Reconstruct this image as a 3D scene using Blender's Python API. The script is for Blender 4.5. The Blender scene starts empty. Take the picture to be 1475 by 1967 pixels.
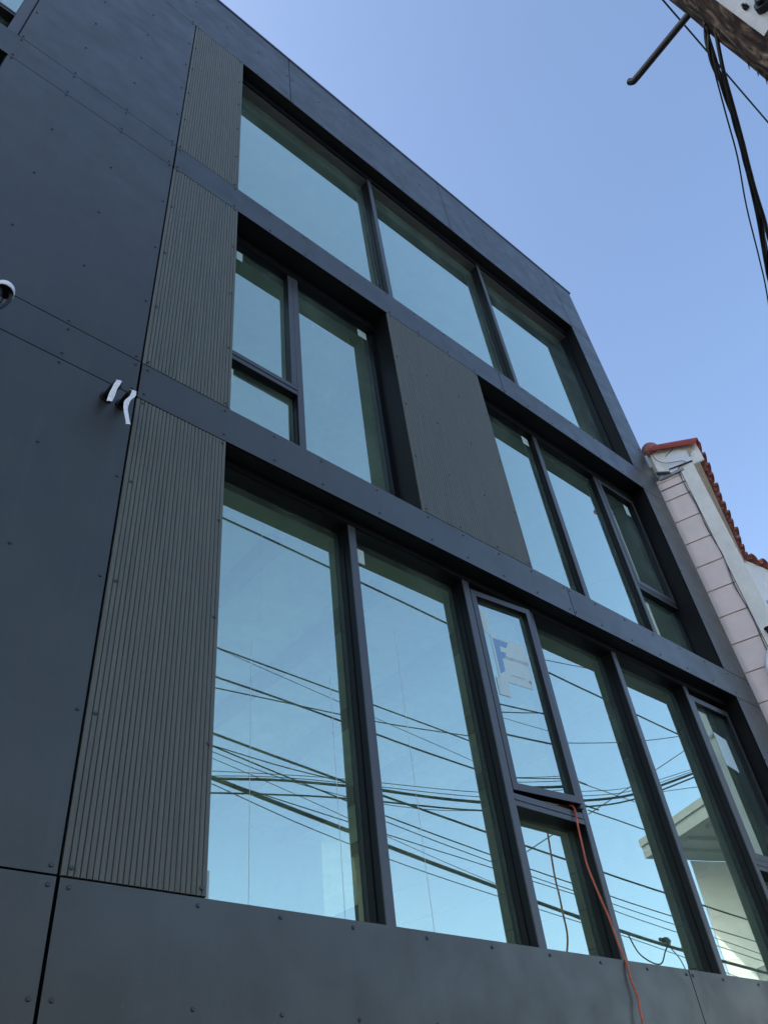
import bpy, bmesh, math, random
from mathutils import Vector, Matrix
random.seed(7)
R = math.radians
SC = bpy.context.scene
COL = SC.collection

# ---------------------------------------------------------------- camera, sky, sun, exposure
def set_camera():
    a, b, c = R(46.02934), R(42.19449), R(-7.92238)
    sa, ca, sb, cb, sc_, cc = math.sin(a), math.cos(a), math.sin(b), math.cos(b), math.sin(c), math.cos(c)
    fw = Vector((sa*cb, ca*cb, sb)); rt = Vector((ca, -sa, 0)); up = rt.cross(fw)
    r = cc*rt + sc_*up; u = -sc_*rt + cc*up
    cam = bpy.data.cameras.new('camera'); o = bpy.data.objects.new('camera', cam); COL.objects.link(o)
    M = Matrix(((r.x, u.x, -fw.x, 0), (r.y, u.y, -fw.y, -3.1), (r.z, u.z, -fw.z, 1.65), (0, 0, 0, 1)))
    o.matrix_world = M
    cam.sensor_fit = 'HORIZONTAL'; cam.sensor_width = 36.0
    cam.lens = 1556.62/1475.0*36.0
    cam.clip_start = 0.05; cam.clip_end = 3000
    SC.camera = o
set_camera()
SUN_EL, SUN_ROT = 30.0, -48.0
w = bpy.data.worlds.new('World'); SC.world = w; w.use_nodes = True
nt = w.node_tree; bg = nt.nodes['Background']
sky = nt.nodes.new('ShaderNodeTexSky'); sky.sky_type = 'NISHITA'; sky.sun_disc = False
sky.sun_elevation = R(SUN_EL); sky.sun_rotation = R(SUN_ROT)
sky.air_density = 1.0; sky.dust_density = 3.4; sky.ozone_density = 2.3; sky.altitude = 50
nt.links.new(sky.outputs[0], bg.inputs[0]); bg.inputs[1].default_value = 0.15
sl = bpy.data.lights.new('sun', 'SUN'); sl.energy = 2.0; sl.angle = R(0.6); sl.color = (1.0, 0.9, 0.78)
so = bpy.data.objects.new('sun', sl); COL.objects.link(so)
az = R(SUN_ROT); el = R(SUN_EL)
sd = Vector((math.sin(az)*math.cos(el), math.cos(az)*math.cos(el), math.sin(el)))
so.rotation_euler = (-sd).to_track_quat('-Z', 'Y').to_euler()
SC.view_settings.view_transform = 'Standard'; SC.view_settings.look = 'None'
SC.view_settings.exposure = 1.42; SC.view_settings.gamma = 1.0
SC.cycles.max_bounces = 10; SC.cycles.glossy_bounces = 6; SC.cycles.transparent_max_bounces = 12
SC.cycles.use_denoising = True

# ---------------------------------------------------------------- materials
MATS = {}
def mat(name, base, rough=0.5, metal=0.0, spec=0.5, var=0.0, vscale=3.0, bump=0.0, bscale=60.0, rvar=0.0, stretch=(1, 1, 1), streak=0.0, speck=0.0):
    m = bpy.data.materials.new(name); m.use_nodes = True; MATS[name] = m
    t = m.node_tree; N = t.nodes; L = t.links; p = N['Principled BSDF']
    p.inputs['Base Color'].default_value = (*base, 1); p.inputs['Roughness'].default_value = rough
    p.inputs['Metallic'].default_value = metal; p.inputs['Specular IOR Level'].default_value = spec
    tc = N.new('ShaderNodeTexCoord'); mp = N.new('ShaderNodeMapping'); mp.inputs['Scale'].default_value = stretch
    L.new(tc.outputs['Object'], mp.inputs['Vector'])
    col = None
    if var > 0:
        n1 = N.new('ShaderNodeTexNoise'); n1.inputs['Scale'].default_value = vscale; n1.inputs['Detail'].default_value = 9; n1.inputs['Roughness'].default_value = 0.62 if stretch != (1, 1, 1) else 0.72
        L.new(mp.outputs[0], n1.inputs['Vector'])
        r1 = N.new('ShaderNodeMapRange'); r1.inputs[1].default_value = 0.3; r1.inputs[2].default_value = 0.7
        r1.inputs[3].default_value = 1-var; r1.inputs[4].default_value = 1+var
        L.new(n1.outputs['Fac'], r1.inputs[0])
        vm = N.new('ShaderNodeVectorMath'); vm.operation = 'SCALE'; vm.inputs[0].default_value = base
        L.new(r1.outputs[0], vm.inputs['Scale']); col = vm.outputs[0]
    if streak > 0:
        mp2 = N.new('ShaderNodeMapping'); mp2.inputs['Scale'].default_value = (14, 14, 0.7); L.new(tc.outputs['Object'], mp2.inputs['Vector'])
        n2 = N.new('ShaderNodeTexNoise'); n2.inputs['Scale'].default_value = 1.0; n2.inputs['Detail'].default_value = 6; L.new(mp2.outputs[0], n2.inputs['Vector'])
        r2 = N.new('ShaderNodeMapRange'); r2.inputs[1].default_value = 0.55; r2.inputs[2].default_value = 0.8; r2.inputs[3].default_value = 0; r2.inputs[4].default_value = streak
        L.new(n2.outputs['Fac'], r2.inputs[0])
        mx = N.new('ShaderNodeMix'); mx.data_type = 'RGBA'; mx.inputs['B'].default_value = tuple(min(1, c*2.2+0.03) for c in base) + (1,)
        L.new(r2.outputs[0], mx.inputs['Factor'])
        if col: L.new(col, mx.inputs['A'])
        else: mx.inputs['A'].default_value = (*base, 1)
        col = mx.outputs['Result']
    if speck > 0:
        vo = N.new('ShaderNodeTexNoise'); vo.inputs['Scale'].default_value = 110; vo.inputs['Detail'].default_value = 2; L.new(tc.outputs['Object'], vo.inputs['Vector'])
        r3 = N.new('ShaderNodeMapRange'); r3.inputs[1].default_value = 0.70; r3.inputs[2].default_value = 0.78; r3.inputs[3].default_value = 0; r3.inputs[4].default_value = speck
        L.new(vo.outputs['Fac'], r3.inputs[0])
        mx = N.new('ShaderNodeMix'); mx.data_type = 'RGBA'; mx.inputs['B'].default_value = (0.22, 0.24, 0.25, 1)
        L.new(r3.outputs[0], mx.inputs['Factor'])
        if col: L.new(col, mx.inputs['A'])
        else: mx.inputs['A'].default_value = (*base, 1)
        col = mx.outputs['Result']
    if col: L.new(col, p.inputs['Base Color'])
    if rvar > 0:
        n4 = N.new('ShaderNodeTexNoise'); n4.inputs['Scale'].default_value = vscale*2.3; n4.inputs['Detail'].default_value = 8; L.new(mp.outputs[0], n4.inputs['Vector'])
        r4 = N.new('ShaderNodeMapRange'); r4.inputs[1].default_value = 0.3; r4.inputs[2].default_value = 0.7; r4.inputs[3].default_value = rough-rvar; r4.inputs[4].default_value = rough+rvar
        L.new(n4.outputs['Fac'], r4.inputs[0]); L.new(r4.outputs[0], p.inputs['Roughness'])
    if bump > 0:
        n5 = N.new('ShaderNodeTexNoise'); n5.inputs['Scale'].default_value = bscale; n5.inputs['Detail'].default_value = 6; L.new(mp.outputs[0], n5.inputs['Vector'])
        bp = N.new('ShaderNodeBump'); bp.inputs['Strength'].default_value = bump; bp.inputs['Distance'].default_value = 0.004
        L.new(n5.outputs['Fac'], bp.inputs['Height']); L.new(bp.outputs[0], p.inputs['Normal'])
    return m

PANEL = mat('slate_panel', (0.0255, 0.0250, 0.0205), 0.37, spec=0.85, var=0.20, vscale=2.1, bump=0.16, bscale=240, rvar=0.08, streak=0.13, speck=0.35)
PANEL.node_tree.nodes['Principled BSDF'].inputs['Specular Tint'].default_value = (0.95, 0.99, 0.93, 1)
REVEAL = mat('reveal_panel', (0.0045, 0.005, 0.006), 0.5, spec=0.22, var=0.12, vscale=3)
FLUTED = mat('fluted_panel', (0.090, 0.096, 0.072), 0.5, spec=0.6, var=0.22, vscale=5, stretch=(9, 9, 0.35), bump=0.12, bscale=200)
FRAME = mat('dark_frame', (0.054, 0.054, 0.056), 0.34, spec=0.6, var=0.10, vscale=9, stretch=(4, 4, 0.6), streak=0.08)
FRAME_SHADE = mat('dark_frame_shaded', (0.006, 0.0065, 0.009), 0.4, spec=0.22)  # same frame metal with the shade of the recess put into its colour
GASKET = mat('black_rubber', (0.008, 0.008, 0.009), 0.7, spec=0.2)
RIVET = mat('rivet_steel', (0.05, 0.055, 0.062), 0.38, metal=0.3, spec=0.5)
BACK = mat('black_backing', (0.006, 0.006, 0.007), 0.85, spec=0.1)
COPING = mat('coping_metal', (0.10, 0.115, 0.14), 0.32, metal=0.3, var=0.1)
PLASTER = mat('interior_plaster', (0.74, 0.76, 0.68), 0.9, spec=0.1, var=0.15, vscale=1.3)
SLAB = mat('interior_ceiling', (0.66, 0.68, 0.60), 0.9, spec=0.1, var=0.25, vscale=2)
WOODSTUD = mat('interior_timber', (0.40, 0.30, 0.16), 0.8, var=0.2, vscale=5)
STICK = mat('pale_sticker', (0.56, 0.71, 0.69), 0.6, spec=0.3, var=0.05, vscale=12)
STICKBLUE = mat('blue_print', (0.20, 0.36, 0.56), 0.6)
STICKGREY = mat('grey_print', (0.30, 0.36, 0.38), 0.6)
WHITETAPE = mat('white_tape', (0.78, 0.79, 0.82), 0.7, var=0.2, vscale=26, bump=0.4, bscale=50)
ORANGE = mat('orange_cord', (0.55, 0.11, 0.05), 0.5, var=0.3, vscale=20)
CABLE = mat('black_cable', (0.012, 0.012, 0.014), 0.5, spec=0.3)
DARKSTEEL = mat('dark_steel', (0.018, 0.020, 0.028), 0.5, metal=0.3, var=0.15, vscale=9)
SEAM = mat('film_edge', (0.80, 0.86, 0.88), 0.5)
GALV = mat('galvanised_steel', (0.26, 0.30, 0.32), 0.5, metal=0.35, var=0.16, vscale=14, bump=0.15, bscale=30)
PINK = mat('pink_siding', (0.84, 0.72, 0.66), 0.8, spec=0.2, var=0.09, vscale=2.2, bump=0.15, bscale=90, streak=0.1)
TRIMW = mat('pale_trim', (0.84, 0.83, 0.76), 0.6, spec=0.3, var=0.1, vscale=3, streak=0.12)
CREAM = mat('cream_wood', (0.60, 0.53, 0.42), 0.65, var=0.12, vscale=8)
STUCCO = mat('cream_stucco', (0.80, 0.77, 0.73), 0.9, spec=0.15, var=0.08, vscale=2, bump=0.5, bscale=70)
TILE = mat('clay_tile', (0.30, 0.105, 0.075), 0.7, spec=0.25, var=0.38, vscale=7, bump=0.3, bscale=50)
TILER = mat('red_tile', (0.36, 0.062, 0.045), 0.55, spec=0.3, var=0.22, vscale=10, bump=0.2, bscale=50)
MORTAR = mat('pink_mortar', (0.36, 0.17, 0.15), 0.85, var=0.3, vscale=18, bump=0.6, bscale=40)
WHITEP = mat('white_paint', (0.78, 0.80, 0.82), 0.5, var=0.06, vscale=6)
OPPW = mat('white_siding', (0.74, 0.82, 0.86), 0.7, var=0.06, vscale=1)
OPPF = mat('grey_fascia', (0.26, 0.29, 0.30), 0.7, var=0.12, vscale=1)
ROWW = [mat('row_wall_%d' % i, c, 0.85, spec=0.2, var=0.12, vscale=1.5) for i, c in enumerate(((0.30, 0.27, 0.24), (0.22, 0.25, 0.27), (0.34, 0.33, 0.30), (0.25, 0.20, 0.17)))]
ASPHALT = mat('asphalt', (0.05, 0.05, 0.052), 0.9, var=0.2, vscale=3, bump=0.5, bscale=90)
CONC = mat('concrete', (0.20, 0.195, 0.185), 0.9, var=0.15, vscale=2, bump=0.3, bscale=60)

def sheet_variation(m, amt):
    """each sheet of the same board differs a little in tone"""
    t = m.node_tree; N = t.nodes; L = t.links; p = N['Principled BSDF']; src = p.inputs['Base Color'].links[0].from_socket
    oi = N.new('ShaderNodeObjectInfo'); r = N.new('ShaderNodeMapRange'); r.inputs[3].default_value = 1-amt; r.inputs[4].default_value = 1+amt
    L.new(oi.outputs['Random'], r.inputs[0]); vm = N.new('ShaderNodeVectorMath'); vm.operation = 'SCALE'; L.new(src, vm.inputs[0]); L.new(r.outputs[0], vm.inputs['Scale']); L.new(vm.outputs[0], p.inputs['Base Color'])
sheet_variation(PANEL, 0.13); sheet_variation(FLUTED, 0.07)
def bark_mat():
    m = bpy.data.materials.new('weathered_pole_wood'); m.use_nodes = True
    t = m.node_tree; N = t.nodes; L = t.links; p = N['Principled BSDF']; p.inputs['Roughness'].default_value = 0.85; p.inputs['Specular IOR Level'].default_value = 0.2
    tc = N.new('ShaderNodeTexCoord'); mp = N.new('ShaderNodeMapping'); mp.inputs['Scale'].default_value = (16, 16, 2.6); L.new(tc.outputs['Object'], mp.inputs[0])
    n = N.new('ShaderNodeTexNoise'); n.inputs['Scale'].default_value = 1.5; n.inputs['Detail'].default_value = 8; n.inputs['Distortion'].default_value = 1.6; L.new(mp.outputs[0], n.inputs['Vector'])
    mp2 = N.new('ShaderNodeMapping'); mp2.inputs['Scale'].default_value = (60, 60, 3.0); L.new(tc.outputs['Object'], mp2.inputs[0])
    n2 = N.new('ShaderNodeTexNoise'); n2.inputs['Scale'].default_value = 1.2; n2.inputs['Detail'].default_value = 5; L.new(mp2.outputs[0], n2.inputs['Vector'])
    cr = N.new('ShaderNodeValToRGB'); e = cr.color_ramp.elements
    e[0].position = 0.40; e[0].color = (0.010, 0.006, 0.005, 1); e[1].position = 0.66; e[1].color = (0.15, 0.125, 0.105, 1)
    x = cr.color_ramp.elements.new(0.50); x.color = (0.042, 0.030, 0.024, 1)
    L.new(n.outputs['Fac'], cr.inputs[0])
    mx = N.new('ShaderNodeMix'); mx.data_type = 'RGBA'; mx.blend_type = 'MULTIPLY'; mx.inputs['Factor'].default_value = 0.6
    r = N.new('ShaderNodeMapRange'); r.inputs[1].default_value = 0.35; r.inputs[2].default_value = 0.6; r.inputs[3].default_value = 0.35; r.inputs[4].default_value = 1.2; L.new(n2.outputs['Fac'], r.inputs[0])
    L.new(cr.outputs[0], mx.inputs['A']); L.new(r.outputs[0], mx.inputs['B']); L.new(mx.outputs['Result'], p.inputs['Base Color'])
    bp = N.new('ShaderNodeBump'); bp.inputs['Strength'].default_value = 0.9; bp.inputs['Distance'].default_value = 0.015; L.new(n.outputs['Fac'], bp.inputs['Height']); L.new(bp.outputs[0], p.inputs['Normal'])
    return m
BARK = bark_mat()

def glass_mat():
    # coated insulating glass: a strong teal-tinted mirror over green-tinted see-through, with film seams, smudges and painted haze
    m = bpy.data.materials.new('coated_window_glass'); m.use_nodes = True
    t = m.node_tree; N = t.nodes; L = t.links; N.remove(N['Principled BSDF']); out = N['Material Output']
    gl = N.new('ShaderNodeBsdfGlossy'); gl.inputs['Roughness'].default_value = 0.004; gl.inputs['Color'].default_value = (0.73, 0.86, 0.755, 1)
    tr = N.new('ShaderNodeBsdfTransparent'); tr.inputs['Color'].default_value = (0.62, 0.98, 0.84, 1)
    fr = N.new('ShaderNodeFresnel'); fr.inputs['IOR'].default_value = 1.5
    ad = N.new('ShaderNodeMath'); ad.operation = 'MULTIPLY_ADD'; ad.inputs[1].default_value = 2.2; ad.inputs[2].default_value = 0.45; ad.use_clamp = True
    L.new(fr.outputs[0], ad.inputs[0])
    mx = N.new('ShaderNodeMixShader'); L.new(ad.outputs[0], mx.inputs[0]); L.new(tr.outputs[0], mx.inputs[1]); L.new(gl.outputs[0], mx.inputs[2])
    df = N.new('ShaderNodeBsdfDiffuse'); df.inputs['Color'].default_value = (0.60, 0.90, 0.76, 1)
    tc = N.new('ShaderNodeTexCoord')
    # soft smudges, plus an even green haze painted in for light from the rooms
    n1 = N.new('ShaderNodeTexNoise'); n1.inputs['Scale'].default_value = 2.2; n1.inputs['Detail'].default_value = 5; L.new(tc.outputs['Object'], n1.inputs['Vector'])
    r1 = N.new('ShaderNodeMapRange'); r1.inputs[1].default_value = 0.48; r1.inputs[2].default_value = 0.8; r1.inputs[3].default_value = 0.045; r1.inputs[4].default_value = 0.12; L.new(n1.outputs['Fac'], r1.inputs[0])
    # thin vertical scratches in the film
    mp = N.new('ShaderNodeMapping'); mp.inputs['Scale'].default_value = (70, 70, 2.5); mp.inputs['Rotation'].default_value = (0, R(3), 0); L.new(tc.outputs['Object'], mp.inputs[0])
    n2 = N.new('ShaderNodeTexNoise'); n2.inputs['Scale'].default_value = 1.0; n2.inputs['Detail'].default_value = 1; L.new(mp.outputs[0], n2.inputs['Vector'])
    r2 = N.new('ShaderNodeMapRange'); r2.inputs[1].default_value = 0.765; r2.inputs[2].default_value = 0.80; r2.inputs[3].default_value = 0; r2.inputs[4].default_value = 0.30; L.new(n2.outputs['Fac'], r2.inputs[0])
    # specks of dust
    n3 = N.new('ShaderNodeTexNoise'); n3.inputs['Scale'].default_value = 38; n3.inputs['Detail'].default_value = 2; L.new(tc.outputs['Object'], n3.inputs['Vector'])
    r3 = N.new('ShaderNodeMapRange'); r3.inputs[1].default_value = 0.76; r3.inputs[2].default_value = 0.80; r3.inputs[3].default_value = 0; r3.inputs[4].default_value = 0.22; L.new(n3.outputs['Fac'], r3.inputs[0])
    a1 = N.new('ShaderNodeMath'); a1.operation = 'ADD'; L.new(r1.outputs[0], a1.inputs[0]); L.new(r2.outputs[0], a1.inputs[1])
    a2 = N.new('ShaderNodeMath'); a2.operation = 'ADD'; L.new(a1.outputs[0], a2.inputs[0]); L.new(r3.outputs[0], a2.inputs[1])
    m2 = N.new('ShaderNodeMixShader'); L.new(a2.outputs[0], m2.inputs[0]); L.new(mx.outputs[0], m2.inputs[1]); L.new(df.outputs[0], m2.inputs[2])
    # faint roller-wave distortion of toughened glass
    nb = N.new('ShaderNodeTexNoise'); nb.inputs['Scale'].default_value = 0.9; nb.inputs['Detail'].default_value = 1; L.new(tc.outputs['Object'], nb.inputs['Vector'])
    bp = N.new('ShaderNodeBump'); bp.inputs['Strength'].default_value = 0.12; bp.inputs['Distance'].default_value = 0.004; L.new(nb.outputs['Fac'], bp.inputs['Height']); L.new(bp.outputs[0], gl.inputs['Normal'])
    L.new(m2.outputs[0], out.inputs['Surface'])
    return m
GLASS = glass_mat()
def clear_mat():
    m = bpy.data.materials.new('clear_glass_face'); m.use_nodes = True
    t = m.node_tree; N = t.nodes; L = t.links; N.remove(N['Principled BSDF'])
    gl = N.new('ShaderNodeBsdfGlossy'); gl.inputs['Roughness'].default_value = 0.006
    tr = N.new('ShaderNodeBsdfTransparent'); tr.inputs['Color'].default_value = (0.93, 0.98, 0.95, 1)
    mx = N.new('ShaderNodeMixShader'); mx.inputs[0].default_value = 0.09
    L.new(tr.outputs[0], mx.inputs[1]); L.new(gl.outputs[0], mx.inputs[2]); L.new(mx.outputs[0], N['Material Output'].inputs['Surface'])
    return m
CLEAR = clear_mat()

# ---------------------------------------------------------------- helpers
def tag(o, label=None, cat=None, group=None, kind=None):
    if label: o['label'] = label
    if cat: o['category'] = cat
    if group: o['group'] = group
    if kind: o['kind'] = kind
    return o
def empty(name, loc=(0, 0, 0)):
    o = bpy.data.objects.new(name, None); COL.objects.link(o); o.location = loc; o.empty_display_size = 0.2
    return o
class MB:
    """collects shapes in world coordinates; build() links them as one mesh object"""
    def __init__(s): s.bm = bmesh.new()
    def box(s, x0, x1, y0, y1, z0, z1, bev=0.0):
        vs = [s.bm.verts.new((x, y, z)) for x in (x0, x1) for y in (y0, y1) for z in (z0, z1)]
        fs = [s.bm.faces.new([vs[i] for i in q]) for q in ((0, 1, 3, 2), (4, 6, 7, 5), (0, 4, 5, 1), (2, 3, 7, 6), (0, 2, 6, 4), (1, 5, 7, 3))]
        if bev > 0:
            es = list({e for f in fs for e in f.edges})
            bmesh.ops.bevel(s.bm, geom=es, offset=bev, segments=1, affect='EDGES')
        return s
    def prism(s, pts, d):
        """pts: planar polygon of 3D points; d: extrusion vector"""
        a = [s.bm.verts.new(p) for p in pts]; b = [s.bm.verts.new(Vector(p)+Vector(d)) for p in pts]
        n = len(a); s.bm.faces.new(a); s.bm.faces.new(b[::-1])
        for i in range(n): s.bm.faces.new((a[i], b[i], b[(i+1) % n], a[(i+1) % n]))
        return s
    def tube(s, pts, r, seg=8, cap=True):
        pts = [Vector(p) for p in pts]; n = len(pts); rs = r if isinstance(r, (list, tuple)) else [r]*n
        rings = []; ref = None
        for i, p in enumerate(pts):
            t = (pts[min(i+1, n-1)]-pts[max(i-1, 0)]).normalized()
            if ref is None: ref = t.orthogonal().normalized()
            ref = (ref - t*ref.dot(t)).normalized(); b = t.cross(ref)
            rings.append([s.bm.verts.new(p + (ref*math.cos(2*math.pi*k/seg)+b*math.sin(2*math.pi*k/seg))*rs[i]) for k in range(seg)])
        for i in range(n-1):
            for k in range(seg): s.bm.faces.new((rings[i][k], rings[i][(k+1) % seg], rings[i+1][(k+1) % seg], rings[i+1][k]))
        if cap: s.bm.faces.new(rings[0][::-1]); s.bm.faces.new(rings[-1])
        return s
    def grid(s, rows):
        V = [[s.bm.verts.new(p) for p in r] for r in rows]
        for i in range(len(V)-1):
            for j in range(len(V[0])-1): s.bm.faces.new((V[i][j], V[i][j+1], V[i+1][j+1], V[i+1][j]))
        return s
    def build(s, name, m, parent=None, smooth=False, origin=None):
        bmesh.ops.recalc_face_normals(s.bm, faces=s.bm.faces)
        if origin is None and parent is not None: org = Vector(parent_world(parent))
        else: org = Vector(origin) if origin is not None else Vector((0, 0, 0))
        bmesh.ops.translate(s.bm, verts=s.bm.verts, vec=-org)
        me = bpy.data.meshes.new(name); s.bm.to_mesh(me); s.bm.free()
        if smooth: me.polygons.foreach_set('use_smooth', [True]*len(me.polygons))
        me.materials.append(m)
        o = bpy.data.objects.new(name, me); COL.objects.link(o)
        if parent is not None:
            o.parent = parent; o.location = org - Vector(parent_world(parent))
        else: o.location = org
        return o
def parent_world(p):
    v = Vector(p.location)
    while p.parent: p = p.parent; v += Vector(p.location)
    return v
def spline(pts, n=6):
    """Catmull-Rom through pts"""
    P = [Vector(p) for p in pts]; P = [2*P[0]-P[1]] + P + [2*P[-1]-P[-2]]; out = []
    for i in range(1, len(P)-2):
        for k in range(n):
            t = k/n; a, b, c, d = P[i-1:i+3]
            out.append(0.5*((2*b)+(c-a)*t+(2*a-5*b+4*c-d)*t*t+(3*b-a-3*c+d)*t**3))
    out.append(P[-2]); return out

# ================================================================ THE DARK BUILDING
Z0, ZS1, ZH1, ZS2, ZH2, ZS3, ZH3, ZTOP = 1.30, 2.806, 5.607, 5.945, 8.712, 9.132, 12.398, 13.90
XL, X0, X1, XR = -3.2, -0.212, 1.216, 8.679
XJ = 8.155            # right reveal of the big openings
G = 0.0044
bld = empty('apartment_building', (2.7, 3.0, 0))
tag(bld, 'new apartment building clad in dark slate panels with big reflecting windows', 'building')

def panel(x0, x1, z0, z1, name='cladding_panel', label=None):
    o = MB().box(x0+G, x1-G, 0, 0.012, z0+G*0.8, z1-G*0.8, bev=0.0009).build(name, PANEL, bld)
    o.data.materials.append(BACK)
    for q_ in o.data.polygons: q_.material_index = 0 if q_.normal.y < -0.5 else 1
    if label: o['label'] = label
    return o
GV = 0.007
# wall column between the left windows and the fluted column
for z0, z1 in ((ZS3, ZH3), (ZS2, ZH2), (ZS1, ZH1)): panel(X0, X1-0.003, z0, z1)
panel(XL, -1.9, ZS3, ZH3); panel(XL, -1.9, ZS2, ZH2); panel(XL, X0, ZS1, ZH1)
# bands
for z0, z1 in ((ZH2, ZS3), (ZH1, ZS2), (Z0, ZS1)):
    panel(XL, X1-0.003, z0, z1); panel(X1+0.003, 5.446, z0, z1); panel(5.446, XR, z0, z1)
for a, b in ((XL, 1.7), (1.7, 5.446), (5.446, XR)): panel(a, b, 0.02, Z0)
# parapet
for a, b in ((XL, -0.3), (-0.3, 2.574), (2.574, 5.411), (5.411, 8.168), (8.168, XR)): panel(a, b, ZH3, ZTOP)
# right column
for z0, z1 in ((ZS3, ZH3), (ZS2, ZH2), (ZS1, ZH1)): panel(XJ, XR, z0, z1)

def fluted(x0, x1, z0, z1, pitch=0.0255):
    x0 += 0.004; x1 -= 0.003; z0 += G; z1 -= G
    n = max(1, round((x1-x0)/pitch)); p = (x1-x0)/n
    prof = []
    for i in range(n):
        a = x0+i*p; g = 0.0032
        prof += [(a+0.0001, 0.006 if i else 0.002), (a+g*0.5, 0.0095 if i else 0.002)] if i else [(a, 0.004)]
        prof += [(a+g, 0.0035), (a+g+0.003, 0.0008), (a+p*0.5+g*0.5, -0.0012), (a+p-0.003, 0.0008), (a+p-0.0006, 0.0035)]
    prof.append((x1, 0.006))
    b = MB(); rows = [[(x, y, z) for x, y in prof] for z in (z0, z1)]
    b.grid(rows)
    b.box(x0, x1, 0.011, 0.020, z0, z1)
    lo = [(x0, 0.011, z0)]+[(x, y, z0) for x, y in prof]+[(x1, 0.011, z0)]
    hi = [(x0, 0.011, z1)]+[(x, y, z1) for x, y in prof]+[(x1, 0.011, z1)]
    b.grid([[(x0, 0.004, z0), (x0, 0.004, z1)], [(x0, 0.011, z0), (x0, 0.011, z1)]])
    b.grid([[(x1, 0.006, z0), (x1, 0.006, z1)], [(x1, 0.011, z0), (x1, 0.011, z1)]])
    b.grid([[(x, y, z0) for x, y in prof], [(x, 0.011, z0) for x, y in prof]])
    b.grid([[(x, y, z1) for x, y in prof], [(x, 0.011, z1) for x, y in prof]])
    return b.build('fluted_panel', FLUTED, bld)
XF = {1: 1.852, 2: 1.874, 3: 1.869}
fluted(X1+0.003, XF[3], ZS3, ZH3); fluted(X1+0.003, XF[2], ZS2, ZH2); fluted(X1+0.003, XF[1], ZS1, ZH1)
XM0, XM1 = 3.654, 4.990
fluted(XM0, XM1, ZS2, ZH2)

# black backing wall with its openings
b = MB(); Y0, Y1 = 0.030, 0.26
for z0, z1 in ((-0.0, ZS1-0.03), (ZH1+0.005, ZS2-0.03), (ZH2+0.005, ZS3-0.03), (ZH3+0.005, ZTOP-0.02)): b.box(XL, XR-0.003, Y0, Y1, z0, z1)
for z0, z1, k in ((ZS1-0.03, ZH1+0.005, 1), (ZS2-0.03, ZH2+0.005, 2), (ZS3-0.03, ZH3+0.005, 3)):
    b.box(X0-0.004 if k > 1 else XL, XF[k]-0.004, Y0, Y1, z0, z1)
    if k > 1: b.box(XL, -1.9, Y0, Y1, z0, z1)
    b.box(XJ+0.004, XR-0.003, Y0, Y1, z0, z1)
b.box(XM0+0.004, XM1-0.004, Y0, Y1, ZS2-0.03, ZH2+0.005)
b.build('backing_wall', BACK, bld)
# side return and outer shell
b = MB(); b.box(XR-0.012, XR, 0.014, 9.0, 0.02, ZTOP-0.01); b.build('side_wall', PANEL, bld)
b = MB(); b.box(XL-0.2, XL, 0.0, 9.0, 0.02, ZTOP-0.01); 
for z0, z1 in ((0.02, ZS1), (ZH1-.1, ZS2), (ZH2, ZS3), (ZH3, ZTOP-0.01)): b.box(XL, XR-0.02, 8.8, 9.0, z0, z1)   # unseen rear openings, shaped to let sky light into the rooms
for x in (XL, 1.0, 5.2, XR-0.32):
    for z0, z1 in ((ZS1, ZH1-.1), (ZS2, ZH2), (ZS3, ZH3)): b.box(x, x+0.3, 8.8, 9.0, z0, z1)
b.build('rear_wall', BACK, bld)
b = MB(); b.box(XL, XR-0.02, 0.33, 8.79, 13.3, 13.42); b.build('roof', BACK, bld)
b = MB(); b.box(XL, XR+0.045, -0.010, 0.16, ZTOP+0.004, ZTOP+0.030); b.box(XL, XR+0.045, -0.010, -0.006, ZTOP-0.014, ZTOP+0.003); b.box(XR+0.041, XR+0.045, -0.005, 0.16, ZTOP-0.022, ZTOP+0.003)
b.build('coping', COPING, bld)

# interior rooms, seen dimly through the glass
for k, (zf, zc) in enumerate(((ZS1-0.5, ZH1+0.02), (ZS2-0.05, ZH2+0.04), (ZS3-0.05, ZH3+0.06))):
    b = MB(); b.box(XL+0.01, XR-0.03, 0.33, 8.7, zc, zc+0.12); b.build('ceiling', SLAB, bld)
    b = MB(); b.box(XL+0.01, XR-0.03, 0.33, 8.7, zf-0.10, zf); b.build('floor_slab', SLAB, bld)
    b = MB(); b.box(4.0, 6.6, 5.2, 5.3, zf+0.002, zc-0.002); b.build('partition_wall', PLASTER, bld)
    MB().box(1.0, 1.12, 0.33, 5.19, zf+0.002, zc-0.002).build('partition_wall', PLASTER, bld); MB().box(XR-0.14, XR-0.04, 0.33, 5.19, zf+0.002, zc-0.002).build('partition_wall', PLASTER, bld)
# ceiling joist strips that show through the green band
b = MB()
for x in (2.6, 3.6, 4.7, 5.9, 7.0, 7.9): b.box(x, x+0.09, 0.6, 5.1, ZH1-0.14, ZH1+0.018)
b.build('joist', WOODSTUD, bld)

# soffits and jambs of the openings
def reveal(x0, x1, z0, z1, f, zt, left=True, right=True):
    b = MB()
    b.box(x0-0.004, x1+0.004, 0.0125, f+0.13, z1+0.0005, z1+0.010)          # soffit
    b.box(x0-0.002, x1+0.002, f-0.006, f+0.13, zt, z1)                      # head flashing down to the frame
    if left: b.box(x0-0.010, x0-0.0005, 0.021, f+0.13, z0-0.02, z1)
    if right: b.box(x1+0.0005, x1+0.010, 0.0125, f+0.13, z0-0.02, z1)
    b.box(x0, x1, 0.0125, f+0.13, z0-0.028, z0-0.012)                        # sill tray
    return b.build('window_reveal', REVEAL, bld)

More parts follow.
